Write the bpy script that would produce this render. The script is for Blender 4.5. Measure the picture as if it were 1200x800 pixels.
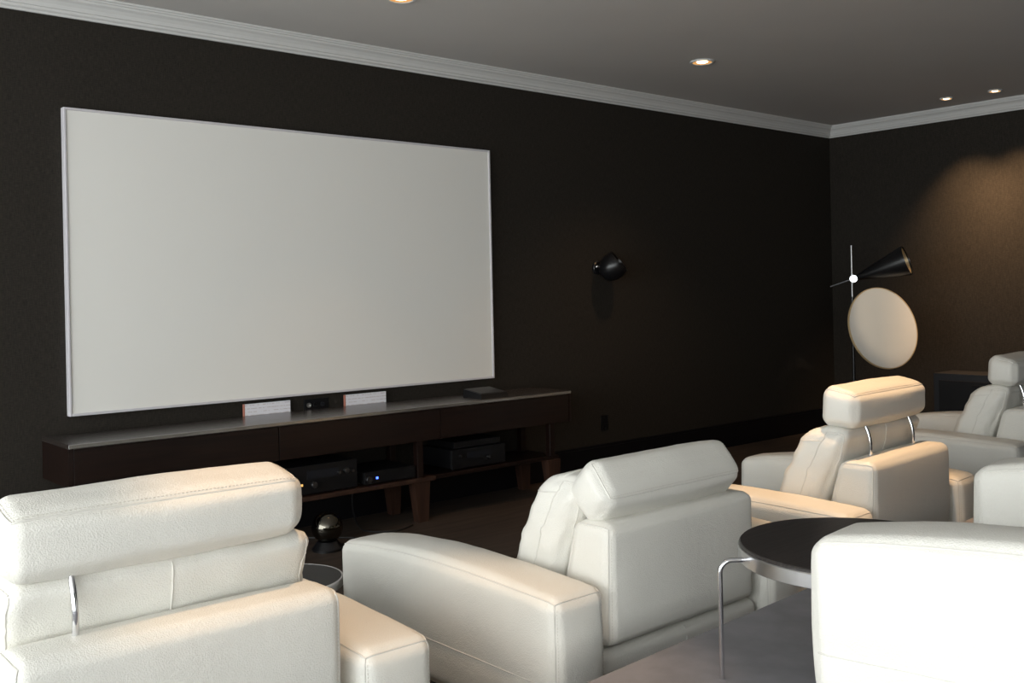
import bpy, bmesh, math, random
from mathutils import Vector, Matrix, noise, Euler
random.seed(7)
S = bpy.context.scene
for o in list(bpy.data.objects):
    bpy.data.objects.remove(o, do_unlink=True)

# ------------------------------------------------------------------ camera
H = 1.37                       # eye height
YAW, ROLL, FPX, YPP = .7086, .0213, 1161.3, 346.2
cd = bpy.data.cameras.new('camera')
cam = bpy.data.objects.new('camera', cd)
S.collection.objects.link(cam)
_r = Vector((math.cos(YAW), -math.sin(YAW), 0)); _u = Vector((0, 0, 1)); _f = Vector((math.sin(YAW), math.cos(YAW), 0))
_r2 = _r*math.cos(ROLL) - _u*math.sin(ROLL); _u2 = _u*math.cos(ROLL) + _r*math.sin(ROLL)
M = Matrix((_r2, _u2, -_f)).transposed().to_4x4()
M.translation = (0, 0, H)
cam.matrix_world = M
cd.sensor_fit = 'HORIZONTAL'; cd.sensor_width = 36; cd.lens = FPX/1200*36
cd.shift_y = -(400-YPP)/1200
cd.clip_start = .02
S.camera = cam

# ------------------------------------------------------------------ world, daylight, exposure
XL, XR, YB, YF, ZC = -3.0, 8.82, -4.2, 5.4, 2.97        # the room
wd = bpy.data.worlds.new('overcast_sky'); S.world = wd; wd.use_nodes = True
bg = wd.node_tree.nodes['Background']
bg.inputs[0].default_value = (.98, .985, .985, 1); bg.inputs[1].default_value = 6.7
def portal(name, loc, rot, sx, sy):
    l = bpy.data.lights.new(name, 'AREA'); l.shape = 'RECTANGLE'; l.size = sx; l.size_y = sy
    l.cycles.is_portal = True
    o = bpy.data.objects.new(name, l); S.collection.objects.link(o); o.location = loc; o.rotation_euler = rot
WIN_L = (-3.9, 5.2, .10, 2.85)        # y0 y1 z0 z1 in the left wall
WIN_B = (-2.7, -.3, .12, 2.45)        # x0 x1 z0 z1 in the back wall
portal('window_portal', (XL-.06, (WIN_L[0]+WIN_L[1])/2, (WIN_L[2]+WIN_L[3])/2), (0, -math.pi/2, 0), WIN_L[3]-WIN_L[2], WIN_L[1]-WIN_L[0])
portal('window_portal', ((WIN_B[0]+WIN_B[1])/2, YB-.06, (WIN_B[2]+WIN_B[3])/2), (math.pi/2, 0, 0), WIN_B[1]-WIN_B[0], WIN_B[3]-WIN_B[2])
S.view_settings.view_transform = 'Standard'; S.view_settings.look = 'None'
S.view_settings.gamma = 1; S.view_settings.use_curve_mapping = False
S.view_settings.exposure = 0.0

# ------------------------------------------------------------------ helpers
C = S.collection
def tag(o, label=None, cat=None, group=None, kind=None):
    if label: o['label'] = label
    if cat: o['category'] = cat
    if group: o['group'] = group
    if kind: o['kind'] = kind
    return o
def thing(name, label, cat, loc=(0, 0, 0), rz=0, group=None):
    o = bpy.data.objects.new(name, None); C.objects.link(o); o.empty_display_size = .1
    o.location = loc; o.rotation_euler = (0, 0, rz)
    return tag(o, label, cat, group)
def copy_tree(o, parent=None):
    kids = list(o.children)
    c = o.copy(); C.objects.link(c); c.parent = parent
    for k in kids: copy_tree(k, c)
    return c
def mesh_obj(name, verts, faces, mat, parent=None, smooth=True, loc=(0, 0, 0), rot=(0, 0, 0)):
    me = bpy.data.meshes.new(name); me.from_pydata([tuple(v) for v in verts], [], faces)
    bm = bmesh.new(); bm.from_mesh(me); bmesh.ops.recalc_face_normals(bm, faces=bm.faces); bm.to_mesh(me); bm.free()
    if smooth:
        for p in me.polygons: p.use_smooth = True
    me.materials.append(mat)
    o = bpy.data.objects.new(name, me); C.objects.link(o); o.parent = parent
    o.location = loc; o.rotation_euler = rot
    return o
class MB:
    """collects shapes into one mesh"""
    def __init__(s): s.v = []; s.f = []
    def add(s, v, f):
        b = len(s.v); s.v += [Vector(p) for p in v]; s.f += [tuple(i+b for i in q) for q in f]; return s
    def box(s, x0, x1, y0, y1, z0, z1, bev=0):
        if bev <= 0:
            v = [(x, y, z) for z in (z0, z1) for y in (y0, y1) for x in (x0, x1)]
            return s.add(v, [(0, 2, 3, 1), (4, 5, 7, 6), (0, 1, 5, 4), (2, 6, 7, 3), (0, 4, 6, 2), (1, 3, 7, 5)])
        bm = bmesh.new(); bmesh.ops.create_cube(bm, size=1)
        bmesh.ops.scale(bm, vec=(x1-x0, y1-y0, z1-z0), verts=bm.verts)
        bmesh.ops.bevel(bm, geom=bm.edges[:], offset=bev, segments=2, affect='EDGES', profile=.5)
        bmesh.ops.translate(bm, vec=((x0+x1)/2, (y0+y1)/2, (z0+z1)/2), verts=bm.verts)
        bm.verts.index_update()
        v = [p.co.copy() for p in bm.verts]; f = [tuple(q.index for q in p.verts) for p in bm.faces]; bm.free()
        return s.add(v, f)
    def prism(s, a, b):            # two loops of equal length
        n = len(a); f = [tuple(range(n))[::-1], tuple(range(n, 2*n))]
        f += [(i, (i+1) % n, n+(i+1) % n, n+i) for i in range(n)]
        return s.add(list(a)+list(b), f)
    def tube(s, pts, r, n=8, closed=False, cap=True):
        pts = [Vector(p) for p in pts]; m = len(pts)
        rr = r if isinstance(r, (list, tuple)) else [r]*m
        t0 = (pts[1]-pts[0]).normalized()
        a = Vector((0, 0, 1)) if abs(t0.z) < .9 else Vector((1, 0, 0))
        nrm = t0.cross(a).normalized(); v = []
        for i in range(m):
            if closed: t = (pts[(i+1) % m]-pts[i-1])
            else: t = pts[min(i+1, m-1)]-pts[max(i-1, 0)]
            t = t.normalized() if t.length > 1e-9 else t0
            nrm = (nrm-t*nrm.dot(t))
            nrm = nrm.normalized() if nrm.length > 1e-6 else t.orthogonal().normalized()
            bn = t.cross(nrm)
            v += [pts[i]+(nrm*math.cos(2*math.pi*k/n)+bn*math.sin(2*math.pi*k/n))*rr[i] for k in range(n)]
        f = []
        for i in range(m if closed else m-1):
            j = (i+1) % m
            f += [(i*n+k, i*n+(k+1) % n, j*n+(k+1) % n, j*n+k) for k in range(n)]
        if cap and not closed: f += [tuple(range(n))[::-1], tuple(range((m-1)*n, m*n))]
        return s.add(v, f)
    def lathe(s, prof, n=32, mat=None):   # prof: (radius, z); axis z; then matrix
        v = []; f = []; m = len(prof)
        for (r, z) in prof:
            v += [Vector((r*math.cos(2*math.pi*k/n), r*math.sin(2*math.pi*k/n), z)) for k in range(n)]
        for i in range(m-1):
            f += [(i*n+k, i*n+(k+1) % n, (i+1)*n+(k+1) % n, (i+1)*n+k) for k in range(n)]
        if prof[0][0] > 1e-6 and prof[-1][0] > 1e-6:      # a ring: close the profile
            f += [((m-1)*n+k, (m-1)*n+(k+1) % n, (k+1) % n, k) for k in range(n)]
        if mat: v = [mat @ p for p in v]
        return s.add(v, f)
    def build(s, name, mat, parent=None, smooth=False, loc=(0, 0, 0), rot=(0, 0, 0)):
        o = mesh_obj(name, s.v, s.f, mat, parent, smooth, loc, rot)
        if smooth:
            try: o.data.set_sharp_from_angle(angle=math.radians(38))
            except Exception: pass
        return o

# ------------------------------------------------------------------ materials
def newmat(name):
    m = bpy.data.materials.new(name); m.use_nodes = True
    return m, m.node_tree.nodes, m.node_tree.links, m.node_tree.nodes['Principled BSDF']
def plain(name, col, rough=.5, metal=0, spec=.5, noise_amt=0, nscale=20, bump=0, bscale=200, coat=0):
    m, N, L, b = newmat(name)
    b.inputs['Base Color'].default_value = (*col, 1); b.inputs['Roughness'].default_value = rough
    b.inputs['Metallic'].default_value = metal; b.inputs['Specular IOR Level'].default_value = spec
    b.inputs['Coat Weight'].default_value = coat
    tc = N.new('ShaderNodeTexCoord')
    if noise_amt:
        n = N.new('ShaderNodeTexNoise'); n.inputs['Scale'].default_value = nscale; n.inputs['Detail'].default_value = 5
        L.new(tc.outputs['Object'], n.inputs['Vector'])
        r = N.new('ShaderNodeMixRGB'); r.blend_type = 'MIX'
        r.inputs[1].default_value = (*[c*(1-noise_amt) for c in col], 1); r.inputs[2].default_value = (*[min(1, c*(1+noise_amt)) for c in col], 1)
        L.new(n.outputs['Fac'], r.inputs[0]); L.new(r.outputs[0], b.inputs['Base Color'])
    if bump:
        n2 = N.new('ShaderNodeTexNoise'); n2.inputs['Scale'].default_value = bscale; n2.inputs['Detail'].default_value = 4
        L.new(tc.outputs['Object'], n2.inputs['Vector'])
        bp = N.new('ShaderNodeBump'); bp.inputs['Strength'].default_value = bump; bp.inputs['Distance'].default_value = .002
        L.new(n2.outputs['Fac'], bp.inputs['Height']); L.new(bp.outputs[0], b.inputs['Normal'])
    return m
def leather():
    m, N, L, b = newmat('ivory_leather')
    b.inputs['Roughness'].default_value = .46; b.inputs['Specular IOR Level'].default_value = .4
    tc = N.new('ShaderNodeTexCoord')
    n = N.new('ShaderNodeTexNoise'); n.inputs['Scale'].default_value = 5; n.inputs['Detail'].default_value = 3
    L.new(tc.outputs['Object'], n.inputs['Vector'])
    mx = N.new('ShaderNodeMixRGB'); mx.inputs[1].default_value = (.74, .722, .665, 1); mx.inputs[2].default_value = (.79, .772, .715, 1)
    L.new(n.outputs['Fac'], mx.inputs[0]); L.new(mx.outputs[0], b.inputs['Base Color'])
    v = N.new('ShaderNodeTexVoronoi'); v.inputs['Scale'].default_value = 260
    L.new(tc.outputs['Object'], v.inputs['Vector'])
    n2 = N.new('ShaderNodeTexNoise'); n2.inputs['Scale'].default_value = 13; n2.inputs['Detail'].default_value = 3; n2.inputs['Distortion'].default_value = .8
    L.new(tc.outputs['Object'], n2.inputs['Vector'])
    b1 = N.new('ShaderNodeBump'); b1.inputs['Strength'].default_value = .5; b1.inputs['Distance'].default_value = .0016
    L.new(v.outputs['Distance'], b1.inputs['Height'])
    b2 = N.new('ShaderNodeBump'); b2.inputs['Strength'].default_value = .4; b2.inputs['Distance'].default_value = .006
    L.new(n2.outputs['Fac'], b2.inputs['Height']); L.new(b1.outputs[0], b2.inputs['Normal'])
    L.new(b2.outputs[0], b.inputs['Normal'])
    return m
def wallcloth():
    m, N, L, b = newmat('dark_grasscloth')
    b.inputs['Roughness'].default_value = .8; b.inputs['Specular IOR Level'].default_value = .25
    tc = N.new('ShaderNodeTexCoord'); mp = N.new('ShaderNodeMapping'); mp.inputs['Scale'].default_value = (40, 40, 260)
    L.new(tc.outputs['Object'], mp.inputs['Vector'])
    n = N.new('ShaderNodeTexNoise'); n.inputs['Scale'].default_value = 1; n.inputs['Detail'].default_value = 4
    L.new(mp.outputs[0], n.inputs['Vector'])
    mp2 = N.new('ShaderNodeMapping'); mp2.inputs['Scale'].default_value = (230, 230, 25)
    L.new(tc.outputs['Object'], mp2.inputs['Vector'])
    n2 = N.new('ShaderNodeTexNoise'); n2.inputs['Scale'].default_value = 1; n2.inputs['Detail'].default_value = 3
    L.new(mp2.outputs[0], n2.inputs['Vector'])
    ad = N.new('ShaderNodeMath'); ad.operation = 'ADD'; L.new(n.outputs['Fac'], ad.inputs[0]); L.new(n2.outputs['Fac'], ad.inputs[1])
    cr = N.new('ShaderNodeValToRGB'); cr.color_ramp.elements[0].position = .35; cr.color_ramp.elements[1].position = .72
    hf = N.new('ShaderNodeMath'); hf.operation = 'MULTIPLY'; hf.inputs[1].default_value = .5; L.new(ad.outputs[0], hf.inputs[0])
    cr.color_ramp.elements[0].color = (.013, .0105, .008, 1); cr.color_ramp.elements[1].color = (.036, .030, .0235, 1)
    L.new(hf.outputs[0], cr.inputs[0]); L.new(cr.outputs[0], b.inputs['Base Color'])
    bp = N.new('ShaderNodeBump'); bp.inputs['Strength'].default_value = .35; bp.inputs['Distance'].default_value = .002
    L.new(hf.outputs[0], bp.inputs['Height']); L.new(bp.outputs[0], b.inputs['Normal'])
    return m
def wood(name, c0, c1, scale=(2, 30, 30), rough=.4, coat=0, bump=.1, spec=.5):
    m, N, L, b = newmat(name)
    b.inputs['Roughness'].default_value = rough; b.inputs['Coat Weight'].default_value = coat; b.inputs['Coat Roughness'].default_value = .12
    b.inputs['Specular IOR Level'].default_value = spec
    tc = N.new('ShaderNodeTexCoord'); mp = N.new('ShaderNodeMapping'); mp.inputs['Scale'].default_value = scale
    L.new(tc.outputs['Object'], mp.inputs['Vector'])
    n = N.new('ShaderNodeTexNoise'); n.inputs['Scale'].default_value = 1.5; n.inputs['Detail'].default_value = 8; n.inputs['Distortion'].default_value = .6
    L.new(mp.outputs[0], n.inputs['Vector'])
    cr = N.new('ShaderNodeValToRGB'); cr.color_ramp.elements[0].position = .3; cr.color_ramp.elements[1].position = .75
    cr.color_ramp.elements[0].color = (*c0, 1); cr.color_ramp.elements[1].color = (*c1, 1)
    L.new(n.outputs['Fac'], cr.inputs[0]); L.new(cr.outputs[0], b.inputs['Base Color'])
    bp = N.new('ShaderNodeBump'); bp.inputs['Strength'].default_value = bump; bp.inputs['Distance'].default_value = .001
    L.new(n.outputs['Fac'], bp.inputs['Height']); L.new(bp.outputs[0], b.inputs['Normal'])
    return m
def emit(name, col, strength):
    m, N, L, b = newmat(name)
    b.inputs['Base Color'].default_value = (.02, .02, .02, 1)
    b.inputs['Emission Color'].default_value = (*col, 1); b.inputs['Emission Strength'].default_value = strength
    return m
def card_print():
    m, N, L, b = newmat('printed_card')
    b.inputs['Roughness'].default_value = .5
    tc = N.new('ShaderNodeTexCoord'); sx = N.new('ShaderNodeSeparateXYZ'); L.new(tc.outputs['Object'], sx.inputs[0])
    # three thin rows of small print that break up along their length
    w = N.new('ShaderNodeMath'); w.operation = 'MULTIPLY'; w.inputs[1].default_value = 52; L.new(sx.outputs['Z'], w.inputs[0])
    fr = N.new('ShaderNodeMath'); fr.operation = 'FRACT'; L.new(w.outputs[0], fr.inputs[0])
    lt = N.new('ShaderNodeMath'); lt.operation = 'LESS_THAN'; lt.inputs[1].default_value = .2; L.new(fr.outputs[0], lt.inputs[0])
    mp = N.new('ShaderNodeMapping'); mp.inputs['Scale'].default_value = (60, 1, 60); L.new(tc.outputs['Object'], mp.inputs[0])
    n = N.new('ShaderNodeTexNoise'); n.inputs['Scale'].default_value = 1.2; L.new(mp.outputs[0], n.inputs['Vector'])
    gt = N.new('ShaderNodeMath'); gt.operation = 'GREATER_THAN'; gt.inputs[1].default_value = .47; L.new(n.outputs['Fac'], gt.inputs[0])
    ml = N.new('ShaderNodeMath'); ml.operation = 'MULTIPLY'; L.new(lt.outputs[0], ml.inputs[0]); L.new(gt.outputs[0], ml.inputs[1])
    mx = N.new('ShaderNodeMixRGB'); mx.inputs[1].default_value = (.80, .80, .86, 1); mx.inputs[2].default_value = (.60, .56, .58, 1)
    L.new(ml.outputs[0], mx.inputs[0]); L.new(mx.outputs[0], b.inputs['Base Color'])
    return m
LEA = leather()
PIPE = plain('leather_piping', (.70, .68, .63), .5)
STITCH = plain('stitch_thread', (.62, .59, .53), .8)
WALL = wallcloth()
CEIL = plain('grey_ceiling_paint', (.64, .62, .60), .85, noise_amt=.05, nscale=1.2, bump=.05, bscale=60)
CROWN = plain('white_moulding_paint', (.66, .655, .64), .55, noise_amt=.03, nscale=5)
BASEB = plain('black_baseboard_paint', (.004, .004, .0055), .45, spec=.3, noise_amt=.1, nscale=8)
FLOOR = wood('dark_wood_floor', (.034, .025, .020), (.085, .064, .050), (1.2, 14, 1), .5, 0, .15, .3)
CARPET = plain('charcoal_carpet', (.24, .232, .245), .95, spec=.1, noise_amt=.35, nscale=7, bump=.6, bscale=500)
SCREEN = plain('projection_screen_fabric', (.82, .805, .765), .9, spec=.15, noise_amt=.012, nscale=.8)
SFRAME = plain('screen_frame_aluminium', (.66, .64, .67), .45, .1, noise_amt=.04, nscale=15)
CONS = wood('dark_mahogany', (.006, .003, .0025), (.018, .008, .0055), (1.5, 24, 24), .32, .0, .05, .4)
CONTOP = wood('polished_mahogany_top', (.016, .010, .008), (.030, .018, .014), (1.5, 24, 24), .26, 0, .02, 1.0)
CONTOP.node_tree.nodes['Principled BSDF'].inputs['IOR'].default_value = 2.8
LEGW = wood('brown_leg_wood', (.026, .011, .007), (.06, .027, .016), (24, 24, 2), .45)
CHROME = plain('chrome', (.80, .80, .82), .12, 1, noise_amt=.02, nscale=30)
STEEL = plain('brushed_steel', (.62, .62, .63), .28, 1, noise_amt=.05, nscale=40)
DSTEEL2 = plain('satin_steel', (.40, .40, .40), .35, 1, noise_amt=.05, nscale=40)
DSTEEL = plain('dark_steel', (.16, .16, .17), .35, 1, noise_amt=.05, nscale=40)
TTOP = wood('black_stained_oak', (.012, .010, .010), (.050, .043, .040), (4, 90, 40), .40, 0, .25, .4)
BLACK = plain('black_plastic', (.006, .006, .007), .45, spec=.3, noise_amt=.1, nscale=30)
BLKMET = plain('black_lacquer', (.006, .006, .007), .3, spec=.5, noise_amt=.1, nscale=20)
GOLD = plain('gold_lacquer', (.72, .54, .30), .4, .4, noise_amt=.05, nscale=20)
DISC = plain('ivory_lacquered_disc', (.82, .79, .73), .55, noise_amt=.03, nscale=6)
GREYTOP = plain('grey_lacquer', (.035, .034, .034), .5, spec=.2, noise_amt=.05, nscale=10)
PALERIM = plain('pale_metal_rim', (.62, .62, .62), .35, .6, noise_amt=.04, nscale=20)
DGREY = plain('dark_grey_cabinet', (.008, .009, .013), .5, noise_amt=.15, nscale=12)
MIRB = plain('smoked_mirror_glass', (.13, .12, .10), .08, 1, noise_amt=.08, nscale=12)
CABLE = plain('black_cable', (.012, .012, .013), .5, noise_amt=.1, nscale=40)
CARD = card_print()
REDCARD = plain('red_card_edge', (.45, .18, .13), .6, noise_amt=.1, nscale=40)
LAMPGLOW = emit('halogen_glow', (1.0, .72, .40), 9)
REFLGLOW = emit('lit_gold_reflector', (1.0, .48, .15), .75)
BLUELED = emit('blue_led', (.05, .12, 1.0), 6)
AMBERLED = emit('amber_led', (1.0, .55, .15), 1.2)
WHITEP = plain('white_window_paint', (.75, .75, .74), .5, noise_amt=.02, nscale=10)
mG, N_, L_, b_ = newmat('clear_pane'); N_.remove(b_)
t_ = N_.new('ShaderNodeBsdfTransparent'); t_.inputs[0].default_value = (.95, .97, .97, 1)
L_.new(t_.outputs[0], N_['Material Output'].inputs[0]); PANE = mG

# ------------------------------------------------------------------ the room
def struct(name, mb, mat, label=None, parent=None, smooth=False):
    o = mb.build(name, mat, parent, smooth)
    if parent is None: tag(o, label, None, None, 'structure')
    return o
T = .14
struct('floor', MB().box(XL-T, XR+T, YB-T, YF+T, -.12, 0), FLOOR, 'dark brown wood floor in front of the console')
struct('ceiling', MB().box(XL-T, XR+T, YB-T, YF+T, ZC, ZC+.12), CEIL, 'grey painted flat ceiling')
struct('wall_front', MB().box(XL-T, XR+T, YF, YF+T, 0, ZC), WALL, 'dark brown woven wall behind the projection screen')
struct('wall_right', MB().box(XR, XR+T, YB, YF, 0, ZC), WALL, 'dark brown woven wall behind the cone lamp')
y0, y1, z0, z1 = WIN_L
struct('wall_left', MB().box(XL-T, XL, YB, y0, 0, ZC).box(XL-T, XL, y1, YF, 0, ZC).box(XL-T, XL, y0, y1, 0, z0).box(XL-T, XL, y0, y1, z1, ZC), WALL, 'dark brown woven wall with the tall side window')
x0, x1, z0, z1 = WIN_B
struct('wall_back', MB().box(XL, x0, YB-T, YB, 0, ZC).box(x1, XR, YB-T, YB, 0, ZC).box(x0, x1, YB-T, YB, 0, z0).box(x0, x1, YB-T, YB, z1, ZC), WALL, 'dark brown woven rear wall with the wide window')
def window(name, axis, a0, a1, z0, z1, at, npan, label):
    f = MB(); w = .05
    def bx(p0, p1, q0, q1):
        if axis == 'y': f.box(at-.05, at+.03, p0, p1, q0, q1)
        else: f.box(p0, p1, at-.05, at+.03, q0, q1)
    bx(a0, a1, z0, z0+w); bx(a0, a1, z1-w, z1)
    for i in range(npan+1):
        c = a0+(a1-a0)*i/npan; c = min(max(c, a0+w/2), a1-w/2); bx(c-w/2, c+w/2, z0+w, z1-w)
    o = struct(name, f, WHITEP, label)
    for i in range(npan):
        c0 = a0+(a1-a0)*i/npan+w; c1 = a0+(a1-a0)*(i+1)/npan-w
        p = MB()
        if axis == 'y': p.box(at-.012, at-.006, c0, c1, z0+w, z1-w)
        else: p.box(c0, c1, at-.012, at-.006, z0+w, z1-w)
        p.build('pane', PANE, o)
window('window_1', 'y', *WIN_L, XL-.07, 4, 'tall white framed side window')
window('window_2', 'x', *WIN_B, YB-.07, 3, 'wide white framed rear window')
# crown moulding: profile (distance from wall, z), mitred in the corners
PROF = [(0, 2.862), (.010, 2.862), (.013, 2.872), (.024, 2.880), (.026, 2.892), (.034, 2.894), (.040, 2.912), (.052, 2.928), (.066, 2.938), (.070, 2.948), (.078, 2.950), (.080, 2.958), (.088, 2.960), (.090, ZC), (0, ZC)]
def crown(name, a, b, label):
    ax, ay = a; bx_, by = b
    cx, cy = (XL+XR)/2, (YB+YF)/2
    def ring(px, py):
        sx = 1 if px < cx else -1; sy = 1 if py < cy else -1
        return [(px+sx*d, py+sy*d, z) for d, z in PROF]
    struct(name, MB().prism(ring(ax, ay), ring(bx_, by)), CROWN, label)
crown('trim_1', (XL, YF), (XR, YF), 'white stepped crown moulding above the screen wall')
crown('trim_2', (XR, YF), (XR, YB), 'white stepped crown moulding above the right wall')
crown('trim_3', (XL, YB), (XL, YF), 'white stepped crown moulding above the left wall')
crown('trim_4', (XL, YB), (XR, YB), 'white stepped crown moulding above the rear wall')
BBH = .205
struct('baseboard_front', MB().box(XL, XR, YF-.018, YF, 0, BBH-.02).box(XL, XR, YF-.012, YF, BBH-.02, BBH), BASEB, 'tall black baseboard along the screen wall')
struct('baseboard_right', MB().box(XR-.018, XR, YB, YF-.018, 0, BBH-.02).box(XR-.012, XR, YB, YF-.018, BBH-.02, BBH), BASEB, 'tall black baseboard along the right wall')
# raised rear seating platform, its front edge slightly skewed
PZ = .38
def edge_y(x): return 1.819+(x-1.757)*(1.879-1.819)/(2.829-1.757)
def platform():
    xa, xb = XL, 7.2
    n = .02
    def loop(z, off): return [(xa, YB, z), (xb, YB, z), (xb, edge_y(min(xb, 4.6))-off, z), (4.6, edge_y(4.6)-off, z), (xa, edge_y(xa)-off, z)]
    m = MB()
    m.prism(loop(0, .02), loop(PZ-n, .0)); 
    a = loop(PZ-n, 0); b = loop(PZ, .012)
    m.prism(a, b)
    return struct('floor_platform', m, CARPET, 'raised platform covered in charcoal carpet')
platform()

# ------------------------------------------------------------------ rounded, padded blocks
class Pad:
    """rounded box with pillow bulge and free deformation; seams can be drawn on its surface"""
    def __init__(s, size, r, cen=(0, 0, 0), bulge=(0, 0, 0), deform=None, n=(8, 8, 8), wrinkle=0, wscale=6, seed=0, m=4):
        s.h = [d/2 for d in size]; s.r = r; s.c = Vector(cen); s.b = bulge; s.deform = deform; s.n = n; s.w = wrinkle; s.ws = wscale; s.seed = seed; s.m = m
    def coords(s, a):
        h, r, m = s.h[a], s.r, s.m
        e = [r*math.tan(math.pi/4*k/m) for k in range(m+1)]
        lo = [-(h-r)-x for x in reversed(e)]; hi = [(h-r)+x for x in e]
        k = s.n[a]; mid = [-(h-r)+2*(h-r)*i/k for i in range(1, k)]
        return lo+mid+hi
    def map(s, p, lift=0):
        h, r = s.h, s.r
        q = [max(-1, min(1, p[i]/h[i])) for i in range(3)]
        inn = Vector([max(-(h[i]-r), min(h[i]-r, p[i])) for i in range(3)])
        d = Vector(p)-inn
        d = d.normalized() if d.length > 1e-9 else Vector((0, 0, 0))
        o = inn+d*(r+lift)
        for a in range(3):
            if abs(q[a]) > .9999 and s.b[a]:
                k = 1
                for b in range(3):
                    if b != a: k *= max(0, 1-q[b]*q[b])**.8
                o[a] += math.copysign(s.b[a]*k, q[a])
        if s.w:
            nz = noise.noise(Vector((o.x*s.ws+s.seed*7.1, o.y*s.ws*1.6+3.3, o.z*s.ws*1.5)))
            nz += .5*noise.noise(Vector((o.x*s.ws*2.3+s.seed*3.7, o.y*s.ws*3.1, o.z*s.ws*3.2+9)))
            o += d*nz*s.w
        if s.deform: o = Vector(s.deform(o, q))
        return o+s.c
    def mesh(s):
        X = [s.coords(a) for a in range(3)]; N = [len(x) for x in X]
        idx = {}; V = []; F = []
        def vid(i, j, k):
            key = (i, j, k)
            if key not in idx:
                idx[key] = len(V); V.append(s.map((X[0][i], X[1][j], X[2][k])))
            return idx[key]
        for i in (0, N[0]-1):
            for j in range(N[1]-1):
                for k in range(N[2]-1): F.append((vid(i, j, k), vid(i, j+1, k), vid(i, j+1, k+1), vid(i, j, k+1)))
        for j in (0, N[1]-1):
            for i in range(N[0]-1):
                for k in range(N[2]-1): F.append((vid(i, j, k), vid(i+1, j, k), vid(i+1, j, k+1), vid(i, j, k+1)))
        for k in (0, N[2]-1):
            for i in range(N[0]-1):
                for j in range(N[1]-1): F.append((vid(i, j, k), vid(i+1, j, k), vid(i+1, j+1, k), vid(i, j+1, k)))
        return V, F
    def build(s, name, parent, mat=None, **kw):
        V, F = s.mesh(); return mesh_obj(name, V, F, mat or LEA, parent, True, **kw)
    def path(s, pts, lift=.0006, step=.012):
        """pts are corners in units of the half size; straight runs on the block's surface"""
        out = []
        P = [Vector([p[i]*s.h[i] for i in range(3)]) for p in pts]
        for a, b in zip(P[:-1], P[1:]):
            k = max(2, int((b-a).length/step))
            for i in range(k): out.append(s.map(a+(b-a)*i/k, lift))
        out.append(s.map(P[-1], lift)); return out
def seam(name, parent, paths, r=.0026, mat=None):
    for p in paths: MB().tube(p, r, 6).build(name, mat or PIPE, parent, True)
def stitches(name, parent, paths, pitch=.0095, dash=.0055, r=.0009):
    m = MB()
    for p in paths:
        # resample by arc length
        acc = 0; nxt = 0
        for a, b in zip(p[:-1], p[1:]):
            L = (b-a).length
            while nxt < acc+L and L > 1e-6:
                t = (nxt-acc)/L; q = a+(b-a)*t; d = (b-a).normalized()
                m.tube([q, q+d*dash], r, 4); nxt += pitch
            acc += L
    o = m.build(name, STITCH, parent, False)
    return tag(o, kind='stuff')

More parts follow.
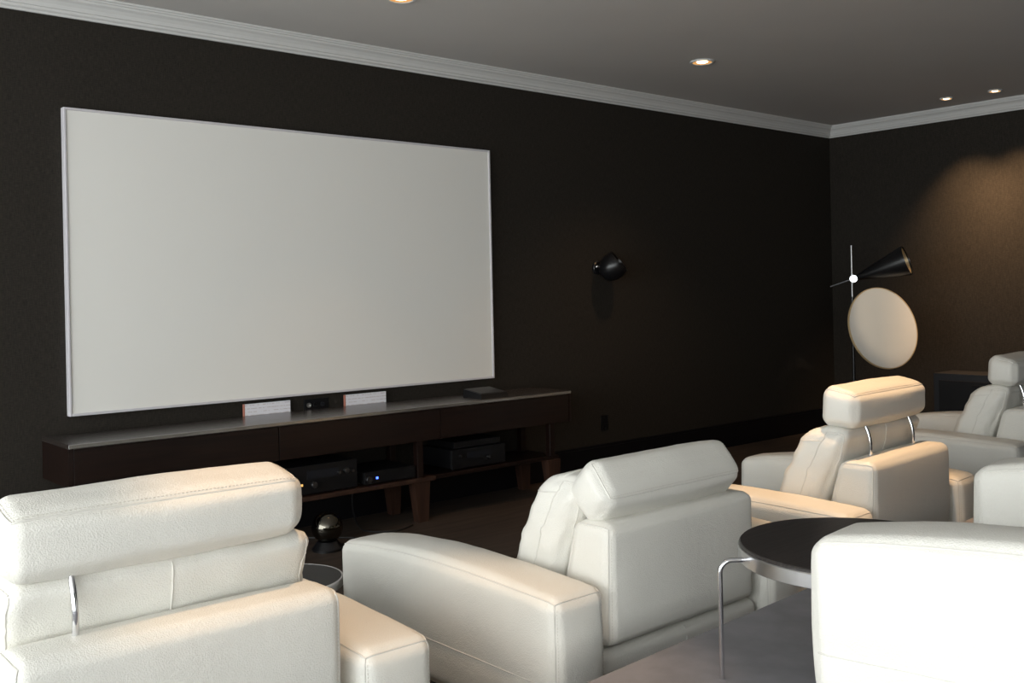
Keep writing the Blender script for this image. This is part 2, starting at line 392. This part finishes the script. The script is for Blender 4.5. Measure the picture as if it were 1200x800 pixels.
# ------------------------------------------------------------------ the armchair
def make_chair():
    root = thing('leather_armchair', 'x', 'armchair')
    # two box arms
    for sx in (-1, 1):
        AL, AW, AH = 1.175, .217, .40
        def dfa(o, q, sx=sx):
            y = o.y+AL/2          # 0 back .. AL front
            top = max(0, min(1, (o.z+AH/2)/AH))
            t = max(0, (y-.62)/(AL-.62))
            o.z -= .026*t*t*top                      # top falls towards the front
            o.z += .018*max(0, math.sin(math.pi*min(1, max(0, y/AL))))**.7*top
            o.y -= .015*max(0, (.5-top))*max(0, (y-.9)/.27)   # front tucks in low down
            # shallow crease where the lower panel is stitched on
            g = math.exp(-((o.z-(.245-.30))/.012)**2)
            if abs(q[0]) > .9: o.x -= math.copysign(.004*g, q[0])
            return o
        pad = Pad((AW, AL, AH), .040, (sx*(.414+AW/2), -.022+AL/2, .300-.012), (.010, .014, .014), dfa, (4, 24, 14), .0025, 5, 3+sx, 5)
        arm = pad.build('arm', root)
        zl = (.245-.30)/(AH/2)
        paths = []
        for s in (-1, 1):
            paths.append(pad.path([(s, -1, -1), (s, -1, 1), (s, .97, 1)]))
        paths.append(pad.path([(-1, -1, 1), (1, -1, 1)]))
        paths.append(pad.path([(sx, -1, zl), (sx, .98, zl)], .0008))
        seam('piping', arm, paths, .0024)
        p2 = [pad.path([(s*.90, -1, -.9), (s*.90, -1, .86)], .0012) for s in (-1, 1)]
        stitches('stitching', arm, p2)
    # low back panel, vertical behind and raked in front
    PH = .383
    def dfp(o, q):
        f = (o.y+.08)/.16               # 0 back .. 1 front
        z = (o.z+PH/2)/PH
        o.y += f*(1-z)*.11
        return o
    pad = Pad((.752, .155, PH), .036, (0, .0775, .276+PH/2), (.0, .006, .006), dfp, (14, 4, 8), .002, 4, 11, 5)
    pan = pad.build('back_panel', root)
    seam('piping', pan, [pad.path([(s, -1, -1), (s, -1, 1), (s, 1, 1), (s, 1, -.3)]) for s in (-1, 1)], .0030)
    stitches('stitching', pan, [pad.path([(s*.965, -1, -.95), (s*.965, -1, .8)], .001) for s in (-1, 1)])
    # base rail and body under the seat
    rail = Pad((.80, .10, .085), .03, (0, .065, .228), (0, .004, .004), None, (10, 4, 4)).build('base_rail', root)
    seam('piping', rail, [[Vector((0, .0145, .196)), Vector((0, .0105, .228)), Vector((0, .022, .262)), Vector((0, .05, .2735))]], .003)
    Pad((.80, .82, .18), .03, (0, .48, .178), (0, .004, .0), None, (4, 4, 4)).build('base', root)
    for sx in (-1, 1):
        for yy in (.08, 1.02):
            MB().lathe([(.022, 0), (.026, .004), (.03, .092)], 16, Matrix.Translation((sx*.50, yy, 0))).build('foot', BLKMET, root, True)
    # seat cushion
    def dfs(o, q):
        o.z -= .050*(o.y/.30)
        return o
    pad = Pad((.79, .57, .155), .05, (0, .612, .290), (.0, .012, .022), dfs, (12, 12, 6), .004, 7, 21, 4)
    seat = pad.build('seat_cushion', root)
    seam('piping', seat, [pad.path([(-1, -1, 1), (-1, 1, 1), (1, 1, 1), (1, -1, 1)])], .002)
    # leaning back cushion
    CH = .50
    def dfc(o, q):
        z = o.z+.535                     # world height
        o.y += (.785-z)*.40
        nz = noise.noise(Vector((o.x*4+2.7, o.y*8, o.z*24)))+.6*noise.noise(Vector((o.x*9, o.y*14+5, o.z*44)))
        if q[1] > -.6: o.y += .006*nz
        if abs(q[0]) > .9: o.x += math.copysign(.007*nz, q[0])
        k = max(0, (z-.60)/.19)
        if o.y > 0: o.y -= .010*k*k      # front rolls back at the top
        o.z -= .012*k*max(0, o.y+.02)/.1
        return o
    pad = Pad((.732, .225, CH), .05, (0, .225, .535), (.018, .020, .012), dfc, (22, 12, 22), .009, 8, 5, 5)
    cu = pad.build('back_cushion', root)
    ps = [pad.path([(s, -.05, -.9), (s, -.10, .6), (s, -.12, 1), ]) for s in (-1, 1)]
    ps += [pad.path([(s, -.12, 1), (s, -1, 1)]) for s in (-1, 1)]
    ps += [pad.path([(s*.985, -1, .96), (s*.93, -1, .2)]) for s in (-1, 1)]
    ps += [pad.path([(0, -1, -.2), (0, -1, 1)])]
    ps += [pad.path([(s, -.10, .80), (s, .98, .80)]) for s in (-1, 1)]
    seam('piping', cu, ps, .0022)
    # headrest, hung on two curved chrome straps
    HW, HT, HH = .685, .165, .160
    def dfh(o, q):
        o.z += (.20*o.y)*(1 if o.z > 0 else .15) * (abs(o.z)/(HH/2))
        o.y += .10*(-o.z)*(1 if o.y > 0 else .3)
        return o
    pad = Pad((HW, HT, HH), .043, (0, 0, 0), (.014, .012, .010), dfh, (16, 6, 6), .003, 6, 31, 5)
    hd = pad.build('headrest', root, loc=(0, .170, .868))
    seam('piping', hd, [pad.path([(-1, 1, 1), (-1, -1, 1), (1, -1, 1), (1, 1, 1)])], .0026)
    stitches('stitching', hd, [pad.path([(-.965, .9, 1), (-.965, -.86, 1), (.965, -.86, 1), (.965, .9, 1)], .0012)])
    for sx in (-1, 1):
        pts = []
        for i in range(13):
            t = i/12; z = .60+.23*t
            y = .118-.028*math.sin(math.pi*t*.95)+.03*t*t
            pts.append(Vector((0, y, z)))
        m = MB().tube(pts, .0075, 10)
        m.build('headrest_bracket', CHROME, root, True, loc=(sx*.205, 0, 0))
    return root
GR = 'white leather armchairs of the cinema'
def chair_from(proto, loc, rz, label, first=False):
    o = proto if first else copy_tree(proto)
    o.location = loc; o.rotation_euler = (0, 0, rz)
    tag(o, label, 'armchair', GR); return o
def kids(o, name): return [c for c in o.children if c.name.split('.')[0] == name]
chair = make_chair()
c1 = chair_from(chair, (.885, 2.132, 0), .0, 'white leather armchair with warm-lit headrest, nearest to the left edge', True)
c2 = chair_from(chair, (2.553, 2.115, 0), .009, 'white leather armchair with its headrest folded back, behind the steel-rimmed table')
for hd in kids(c2, 'headrest'):
    hd.location = (-.014, .108, .740); hd.rotation_euler = (math.radians(41), 0, 0)
for br in kids(c2, 'headrest_bracket'):
    br.location.z = -.13; br.location.y = .02
c3 = chair_from(chair, (4.071, 2.115, 0), .06, 'white leather armchair with upright headrest in front of the cone lamp')
c4 = chair_from(chair, (6.22, 2.36, 0), .03, 'white leather armchair farthest right, before the low black cabinet')
c5 = chair_from(chair, (2.592, .125, PZ), .12, 'bright white leather armchair on the carpeted platform beside the steel-rimmed table')
for hd in kids(c1, 'headrest'): hd.location.x = -.02
for br in kids(c1, 'headrest_bracket'):
    br.location.x -= .02
    if br.location.x > 0: br.location.y = .12

# ------------------------------------------------------------------ side tables
def steel_table(cx, cy, zb, zt, r):
    t = thing('side_table', 'round black-topped table with a steel rim and bent rod legs on the platform', 'side table', (cx, cy, zb))
    h = zt-zb
    MB().lathe([(0, h-.012), (r-.004, h-.012), (r-.002, h-.010), (r-.002, h-.003), (r-.005, h), (0, h)], 72).build('table_top', TTOP, t, True)
    MB().lathe([(r-.012, h-.046), (r, h-.046), (r+.002, h-.044), (r+.002, h-.011), (r, h-.009), (r-.004, h-.009)], 72).build('rim', STEEL, t, True)
    MB().lathe([(0, h-.040), (r-.012, h-.040), (r-.012, h-.013), (0, h-.013)], 48).build('top_underside', BLACK, t, True)
    a0 = math.atan2(math.sin(YAW), -math.cos(YAW))+.10
    for k in range(3):
        a = a0+math.radians((0, 104, 240)[k]); d = Vector((math.cos(a), math.sin(a), 0)); zz = h-.028; o = .066
        pts = [d*(r-.01)+Vector((0, 0, zz)), d*(r+o-.03)+Vector((0, 0, zz))]
        for i in range(1, 7):
            q = math.pi/2*i/6; pts.append(d*(r+o-.03+.03*math.sin(q))+Vector((0, 0, zz-.03+.03*math.cos(q))))
        pts += [d*(r+o)+Vector((0, 0, zz-.1)), d*(r+o)+Vector((0, 0, .0))]
        MB().tube(pts, .0065, 12).build('leg', CHROME, t, True)
    return t
steel_table(2.34, 1.375, PZ, .71, .302)
def low_table(cx, cy, zt, r):
    t = thing('side_table', 'small round grey table with a pale rim between the two nearest armchairs', 'side table', (cx, cy, 0))
    MB().lathe([(0, zt-.004), (r-.004, zt-.004), (r-.004, zt), (0, zt)], 56).build('table_top', GREYTOP, t, True)
    MB().lathe([(r-.006, zt-.032), (r, zt-.032), (r+.003, zt-.028), (r+.003, zt-.002), (r, zt+.001), (r-.005, zt+.001)], 56).build('rim', PALERIM, t, True)
    MB().lathe([(0, 0), (r*.72, 0), (r*.72, .012), (.03, .02), (.022, .06), (.022, zt-.04), (.10, zt-.032), (r-.008, zt-.03)], 40).build('pedestal', BLKMET, t, True)
low_table(1.795, 3.44, .31, .205)

# ------------------------------------------------------------------ projection screen
SX0, SX1, SZ0, SZ1 = 1.5791, 4.4156, H-.575, H+1.0194
sc = thing('projection_screen', 'large blank white projection screen with a thin pale frame', 'screen', (0, YF, SZ0))
hh = SZ1-SZ0
MB().box(SX0+.012, SX1-.012, -.036, -.022, .012, hh-.012).build('screen_surface', SCREEN, sc)
fw = .013
for nm, b in (('frame_side', (SX0, SX0+fw, 0, hh)), ('frame_side', (SX1-fw, SX1, 0, hh)), ('frame_rail', (SX0+fw, SX1-fw, 0, fw)), ('frame_rail', (SX0+fw, SX1-fw, hh-fw, hh))):
    MB().box(b[0], b[1], -.045, 0, b[2], b[3], .003).build(nm, SFRAME, sc)

# ------------------------------------------------------------------ console
KX0, KX1, KY0, KY1, KZT, KZB = 1.45, 4.76, 4.95, YF-.02, .705, .495
con = thing('media_console', 'long dark mahogany media console under the projection screen', 'console', (0, 0, 0))
MB().box(KX0, KX1, KY0-.004, KY1, KZT-.022, KZT, .003).build('top', CONTOP, con)
MB().box(KX0, KX0+.022, KY0, KY1, KZB, KZT-.022).build('side_panel', CONS, con)
MB().box(KX1-.022, KX1, KY0, KY1, KZB, KZT-.022).build('side_panel', CONS, con)
MB().box(KX0+.022, KX1-.022, KY0+.03, KY1, KZB, KZB+.02).build('bottom_panel', CONS, con)
xs = [KX0+.022, 2.545, 3.640, KX1-.022]
for a, b in zip(xs[:-1], xs[1:]):
    MB().box(a+.0025, b-.0025, KY0, KY0+.022, KZB, KZT-.025, .0015).build('drawer_front', CONS, con)
MB().box(1.62, 3.60, KY0+.005, KY1-.02, .245, .270, .003).build('shelf', LEGW, con)
MB().box(3.60, 4.66, KY0+.03, KY1-.02, .245, .270, .003).build('shelf', CONS, con)
for X in (1.72, 3.50, 4.60):
    for Y, wt in ((KY0+.03, .115), (KY1-.10, .10)):
        wb = wt*.62; d = .05
        a = [(X-wt/2, Y-.02, .245), (X+wt/2, Y-.02, .245), (X+wt/2, Y+d, .245), (X-wt/2, Y+d, .245)]
        b = [(X-wb/2+.01, Y-.015, 0), (X+wb/2+.01, Y-.015, 0), (X+wb/2+.01, Y+d*.8, 0), (X-wb/2+.01, Y+d*.8, 0)]
        MB().prism(a, b).build('leg', LEGW, con)
        MB().box(X-.022, X+.022, Y-.005, Y+.04, .270, KZB, .003).build('post', CONS, con)

# AV equipment on the shelf
def av_unit(name, label, x0, x1, z1, led=None, knobs=(), vents=True, disp=True, y0=4.975):
    zb = .270; t = thing(name, label, 'electronics', ((x0+x1)/2, y0, zb)); w = (x1-x0)/2; h = z1-zb
    MB().box(-w, w, .012, .33, .012, h, .004).build('case', BLACK, t)
    MB().box(-w, w, 0, .012, .010, h+.001, .003).build('front_panel', BLKMET, t)
    for sx in (-1, 1):
        for yy in (.05, .28): MB().lathe([(.018, 0), (.018, .012)], 12, Matrix.Translation((sx*(w-.05), yy, 0))).build('foot', BLACK, t, True)
    R = Matrix.Rotation(math.pi/2, 4, 'X')
    for kx, kz, kr in knobs: MB().lathe([(0, .018), (kr*.9, .018), (kr, .015), (kr, 0)], 20, Matrix.Translation((kx, 0, kz)) @ R).build('knob', DSTEEL, t, True)
    if disp: MB().box(-w*.45, w*.45, -.002, 0, h*.55, h*.82).build('display', DGREY, t)
    if led: MB().box(led[0]-.006, led[0]+.006, -.004, 0, led[1]-.006, led[1]+.006).build('indicator_light', led[2], t)
    return t
av_unit('stereo_receiver', 'black stereo receiver on the left of the console shelf', 2.60, 3.05, .440, (-.135, .066, AMBERLED), ((-.06, .06, .018), (.15, .115, .016), (.10, .11, .010), (.19, .11, .010)))
av_unit('disc_player', 'slim black disc player with a blue light on the console shelf', 3.10, 3.46, .350, (-.095, .042, BLUELED), ((-.155, .040, .020),), disp=False)
av_unit('stereo_amplifier', 'black amplifier on the right bay of the console shelf', 3.76, 4.20, .400, None, ((.07, .06, .012), (-.16, .09, .008)), y0=5.0)
m = MB().box(3.80, 4.18, 5.03, 5.32, .404, .445, .003)
tag(m.build('media_box', BLKMET), 'thin black media box lying on the amplifier', 'electronics')
# things standing on the console
def card(x0, x1, label):
    t = thing('information_card', label, 'card', ((x0+x1)/2, 5.372, KZT), 0, 'printed cards under the screen')
    w = (x1-x0)/2
    MB().box(-w+.006, w, -.004, .010, 0, .068).build('card_face', CARD, t)
    MB().box(-w, -w+.006, -.005, .011, 0, .068).build('edge_strip', REDCARD, t)
card(2.541, 2.838, 'white printed card strip on the console, left of the wall socket')
card(3.213, 3.517, 'white printed card strip on the console, right of the wall socket')
t = thing('wall_socket', 'dark recessed cable socket in the wall between the white card strips', 'wall socket', (3.028, YF, .73))
MB().box(-.085, .085, -.008, 0, -.034, .036, .002).build('plate', BLACK, t)
for i, x in enumerate((-.055, -.01, .04)):
    R = Matrix.Translation((x, -.006, 0)) @ Matrix.Rotation(math.pi/2, 4, 'X')
    MB().lathe([(.013, 0), (.015, .010), (.010, .011), (.009, .004), (0, .004)], 16, R).build('connector', (STEEL, BLKMET, DGREY)[i], t, True)
t = thing('black_box', 'small black box with a sloping top at the right of the console top', 'box', (4.10, 5.10, KZT))
MB().prism([(-.09, -.10, 0), (.14, -.10, 0), (.14, .10, 0), (-.09, .10, 0)], [(-.085, -.085, .030), (.135, -.085, .030), (.135, .095, .052), (-.085, .095, .052)]).build('case', BLACK, t)
MB().prism([(-.080, -.080, .0310), (.130, -.080, .0310), (.130, .090, .0522), (-.080, .090, .0522)], [(-.078, -.078, .0345), (.128, -.078, .0345), (.128, .088, .0555), (-.078, .088, .0555)]).build('lid', GREYTOP, t)
# on the floor below the console
t = thing('mirrored_ball', 'smoked mirror ball on a black ring stand below the console', 'ornament', (2.745, 4.80, 0))
MB().lathe([(.085*math.sin(math.pi*i/24), .122-.085*math.cos(math.pi*i/24)) for i in range(25)], 40).build('ball', MIRB, t, True)
MB().lathe([(.07, 0), (.085, 0), (.085, .012), (.055, .05), (.048, .05), (.07, .01)], 32).build('ring_stand', BLKMET, t, True)
def cable(label, pts, r=.005):
    P = [Vector(p) for p in pts]; out = []
    for i in range(len(P)-1):
        p0 = P[max(i-1, 0)]; p1 = P[i]; p2 = P[i+1]; p3 = P[min(i+2, len(P)-1)]
        for k in range(8):
            t = k/8; out.append(.5*((2*p1)+(p2-p0)*t+(2*p0-5*p1+4*p2-p3)*t*t+(3*p1-p0-3*p2+p3)*t**3))
    out.append(P[-1])
    tag(MB().tube(out, r, 8).build('power_cable', CABLE, None, True), label, 'cable')
cable('black cable looping over the floor beside the mirror ball', [(2.72, 5.34, .30), (2.72, 5.35, .10), (2.74, 5.22, .006), (2.88, 5.02, .006), (2.98, 4.90, .006), (2.92, 4.78, .006), (2.86, 4.84, .006)])
cable('black cable lying on the floor beside the middle console leg', [(3.25, 5.34, .30), (3.24, 5.35, .1), (3.18, 5.2, .006), (3.12, 4.99, .006), (3.25, 4.88, .006), (3.40, 4.93, .006)])

# ------------------------------------------------------------------ wall spotlight and outlet on the screen wall
t = thing('wall_spotlight', 'black round spotlight on a bracket on the screen wall', 'wall light', (5.50, YF, 1.57))
RX = Matrix.Rotation(math.pi/2, 4, 'X')
MB().lathe([(0, .02), (.045, .02), (.052, .014), (.052, 0)], 28, RX).build('wall_plate', BLKMET, t, True)
MB().tube([(0, -.015, 0), (0, -.07, .0), (.02, -.095, .0), (.05, -.105, 0)], .011, 10).build('arm', BLKMET, t, True)
MB().lathe([(.014*math.sin(math.pi*i/12), -.014*math.cos(math.pi*i/12)) for i in range(13)], 20, Matrix.Translation((-.035, -.035, .008))).build('knob', CHROME, t, True)
Rs = Matrix.Translation((.045, -.12, 0)) @ Matrix.Rotation(math.radians(35), 4, 'Y') @ Matrix.Rotation(math.radians(40), 4, 'X')
MB().lathe([(0, -.105), (.045, -.097), (.080, -.07), (.098, -.03), (.105, .01), (.100, .055), (.092, .075), (.085, .075), (.08, .03), (.03, -.02), (0, -.02)], 36, Rs).build('shade', BLKMET, t, True)
t = thing('power_outlet', 'small dark power outlet low on the screen wall beside the console', 'outlet', (5.545, YF, .367))
MB().box(-.038, .038, -.008, 0, -.058, .058, .002).build('plate', BLACK, t)
for z in (-.026, .026): MB().lathe([(0, .002), (.016, .002), (.017, .010), (.017, 0)], 16, Matrix.Translation((0, -.0005, z)) @ RX).build('socket', DGREY, t, True)

# ------------------------------------------------------------------ cone-and-disc floor lamp
LX, LY = 7.655, 4.5
lamp = thing('floor_lamp', 'tall floor lamp with a black cone shade and a big ivory disc', 'floor lamp', (LX, LY, 0))
MB().lathe([(0, 0), (.15, 0), (.15, .012), (.145, .016), (.02, .018), (.014, .03), (0, .03)], 40).build('base', BLKMET, lamp, True)
MB().tube([(0, 0, .02), (0, 0, 1.30)], .013, 14).build('pole', BLKMET, lamp, True)
MB().tube([(0, 0, 1.30), (0, 0, 1.735)], .009, 14).build('upper_pole', DSTEEL2, lamp, True)
ROOT = Vector((LX, LY, 0))
def scr(dx, dy, dt=0):       # metres to the right / up / towards the viewer's side of the room
    return Vector((.507, -.862, 0))*dx+Vector((0, 0, 1))*dy+Vector((-.862, -.507, 0))*dt
hub = Vector((0, 0, 1.45))
MB().lathe([(0, -.045), (.03, -.045), (.036, -.03), (.036, .03), (.03, .045), (0, .045)], 24, Matrix.Translation(hub+scr(.012, 0, .02)) @ Vector((-.862, -.507, 0)).to_track_quat('Z', 'Y').to_matrix().to_4x4()).build('hub', CHROME, lamp, True)
ax = scr(.45, .150, .10).normalized()
MB().tube([hub+scr(.01, 0, .03)-ax*.20, hub+scr(.01, 0, .03)+ax*.06], .006, 12).build('cross_rod', DSTEEL, lamp, True)
Mc = Matrix.Translation(hub+scr(.01, 0, .03)) @ ax.to_track_quat('Z', 'Y').to_matrix().to_4x4()
cone = MB().lathe([(.016, .035), (.022, .03), (.125, .44), (.125, .455), (.120, .455), (.118, .44), (.018, .05)], 48, Mc).build('cone_shade', BLKMET, lamp, True)
MB().lathe([(.1175, .442), (.06, .22), (.03, .10), (0, .09)], 48, Mc).build('shade_lining', GOLD, cone, True)
dn = (scr(0, 0, 1)*.76+scr(.94, .34)*.65).normalized()
dcen = Vector((0, 0, 1.035))+scr(.235, 0, .10)
Md = Matrix.Translation(dcen) @ dn.to_track_quat('Z', 'Y').to_matrix().to_4x4()
dsc = MB().lathe([(0, -.006), (.335, -.006), (.340, -.002), (.340, .004), (.335, .008), (0, .008)], 72, Md).build('reflector_disc', DISC, lamp, True)
MB().lathe([(.338, -.008), (.345, -.006), (.345, .008), (.338, .010)], 72, Md).build('disc_rim', GOLD, dsc, True)
MB().tube([(0, 0, 1.035), dcen-dn*.006], .009, 10).build('disc_arm', STEEL, lamp, True)

# ------------------------------------------------------------------ low cabinet against the right wall
t = thing('low_cabinet', 'low black cabinet against the right wall behind the farthest armchair', 'cabinet', (XR-.02, 0, 0))
cy0, cy1, ch, cdp = 2.75, 4.20, .615, .36
MB().box(-cdp, 0, cy0, cy1, .06, ch, .004).build('carcass', DGREY, t)
MB().box(-cdp+.03, 0, cy0+.03, cy1-.03, 0, .06).build('plinth', BLACK, t)
nd = 2; wdt = (cy1-cy0-.10)/nd
for i in range(nd):
    a = cy0+.05+i*wdt
    d = MB().box(-cdp-.014, -cdp, a+.003, a+wdt-.003, .10, ch-.06, .003).build('door', BLACK, t)
    MB().box(-cdp-.026, -cdp-.014, a+wdt/2-.05, a+wdt/2+.05, ch-.10, ch-.088, .002).build('handle', BLKMET, d)

# ------------------------------------------------------------------ recessed downlights
def downlight(x, y, r, watts, label, cone=58, blend=.55, tilt=None, col=(1.0, .62, .32)):
    t = thing('recessed_downlight', label, 'ceiling light', (x, y, ZC), 0, 'recessed halogen downlights')
    MB().lathe([(r*.74, 0), (r, 0), (r, -.006), (r*.94, -.011), (r*.80, -.010), (r*.74, -.004)], 36).build('trim_ring', CROWN, t, True)
    MB().lathe([(r*.76, -.008), (r*.70, -.002), (0, -.0015)], 32).build('reflector', REFLGLOW, t, True)
    MB().lathe([(0, -.0085), (r*.36, -.0085), (r*.46, -.005), (r*.46, -.002), (0, -.002)], 28).build('bulb', LAMPGLOW, t, True)
    l = bpy.data.lights.new('halogen_beam', 'SPOT'); l.energy = watts; l.color = col; l.spot_size = math.radians(cone); l.spot_blend = blend; l.shadow_soft_size = .035
    o = bpy.data.objects.new('halogen_beam', l); C.objects.link(o); o.parent = t; o.location = (0, 0, -.03)
    if tilt: o.rotation_euler = tilt
    return t
downlight(3.013, 4.372, .085, 14, 'round recessed ceiling downlight cut off by the top edge of the picture', 75)
downlight(5.52, 4.353, .085, 60, 'round recessed ceiling downlight in the middle of the ceiling', 105, 1)
downlight(8.322, 3.975, .055, 190, 'small recessed downlight near the right wall, left one of the pair', 76, 1, (0, -.24, 0))
downlight(8.342, 3.579, .055, 190, 'small recessed downlight near the right wall, right one of the pair', 76, 1, (0, -.24, 0))
downlight(1.42, 2.12, .11, 115, 'round recessed ceiling downlight above the armchair nearest the left edge', 40, .6)
downlight(3.86, 2.12, .11, 260, 'round recessed ceiling downlight above the armchair in front of the cone lamp', 40, .6)

beam_dir = Vector((7.80, 4.35, 1.05))-Vector((6.4, 2.1, ZC))  # extra downlight out of view, added to brighten the lamp disc
downlight(6.4, 2.1, .11, 105, 'added unseen ceiling downlight aimed at the lamp disc', 14, .6, beam_dir.to_track_quat('-Z', 'Y').to_euler(), (1.0, .80, .58))
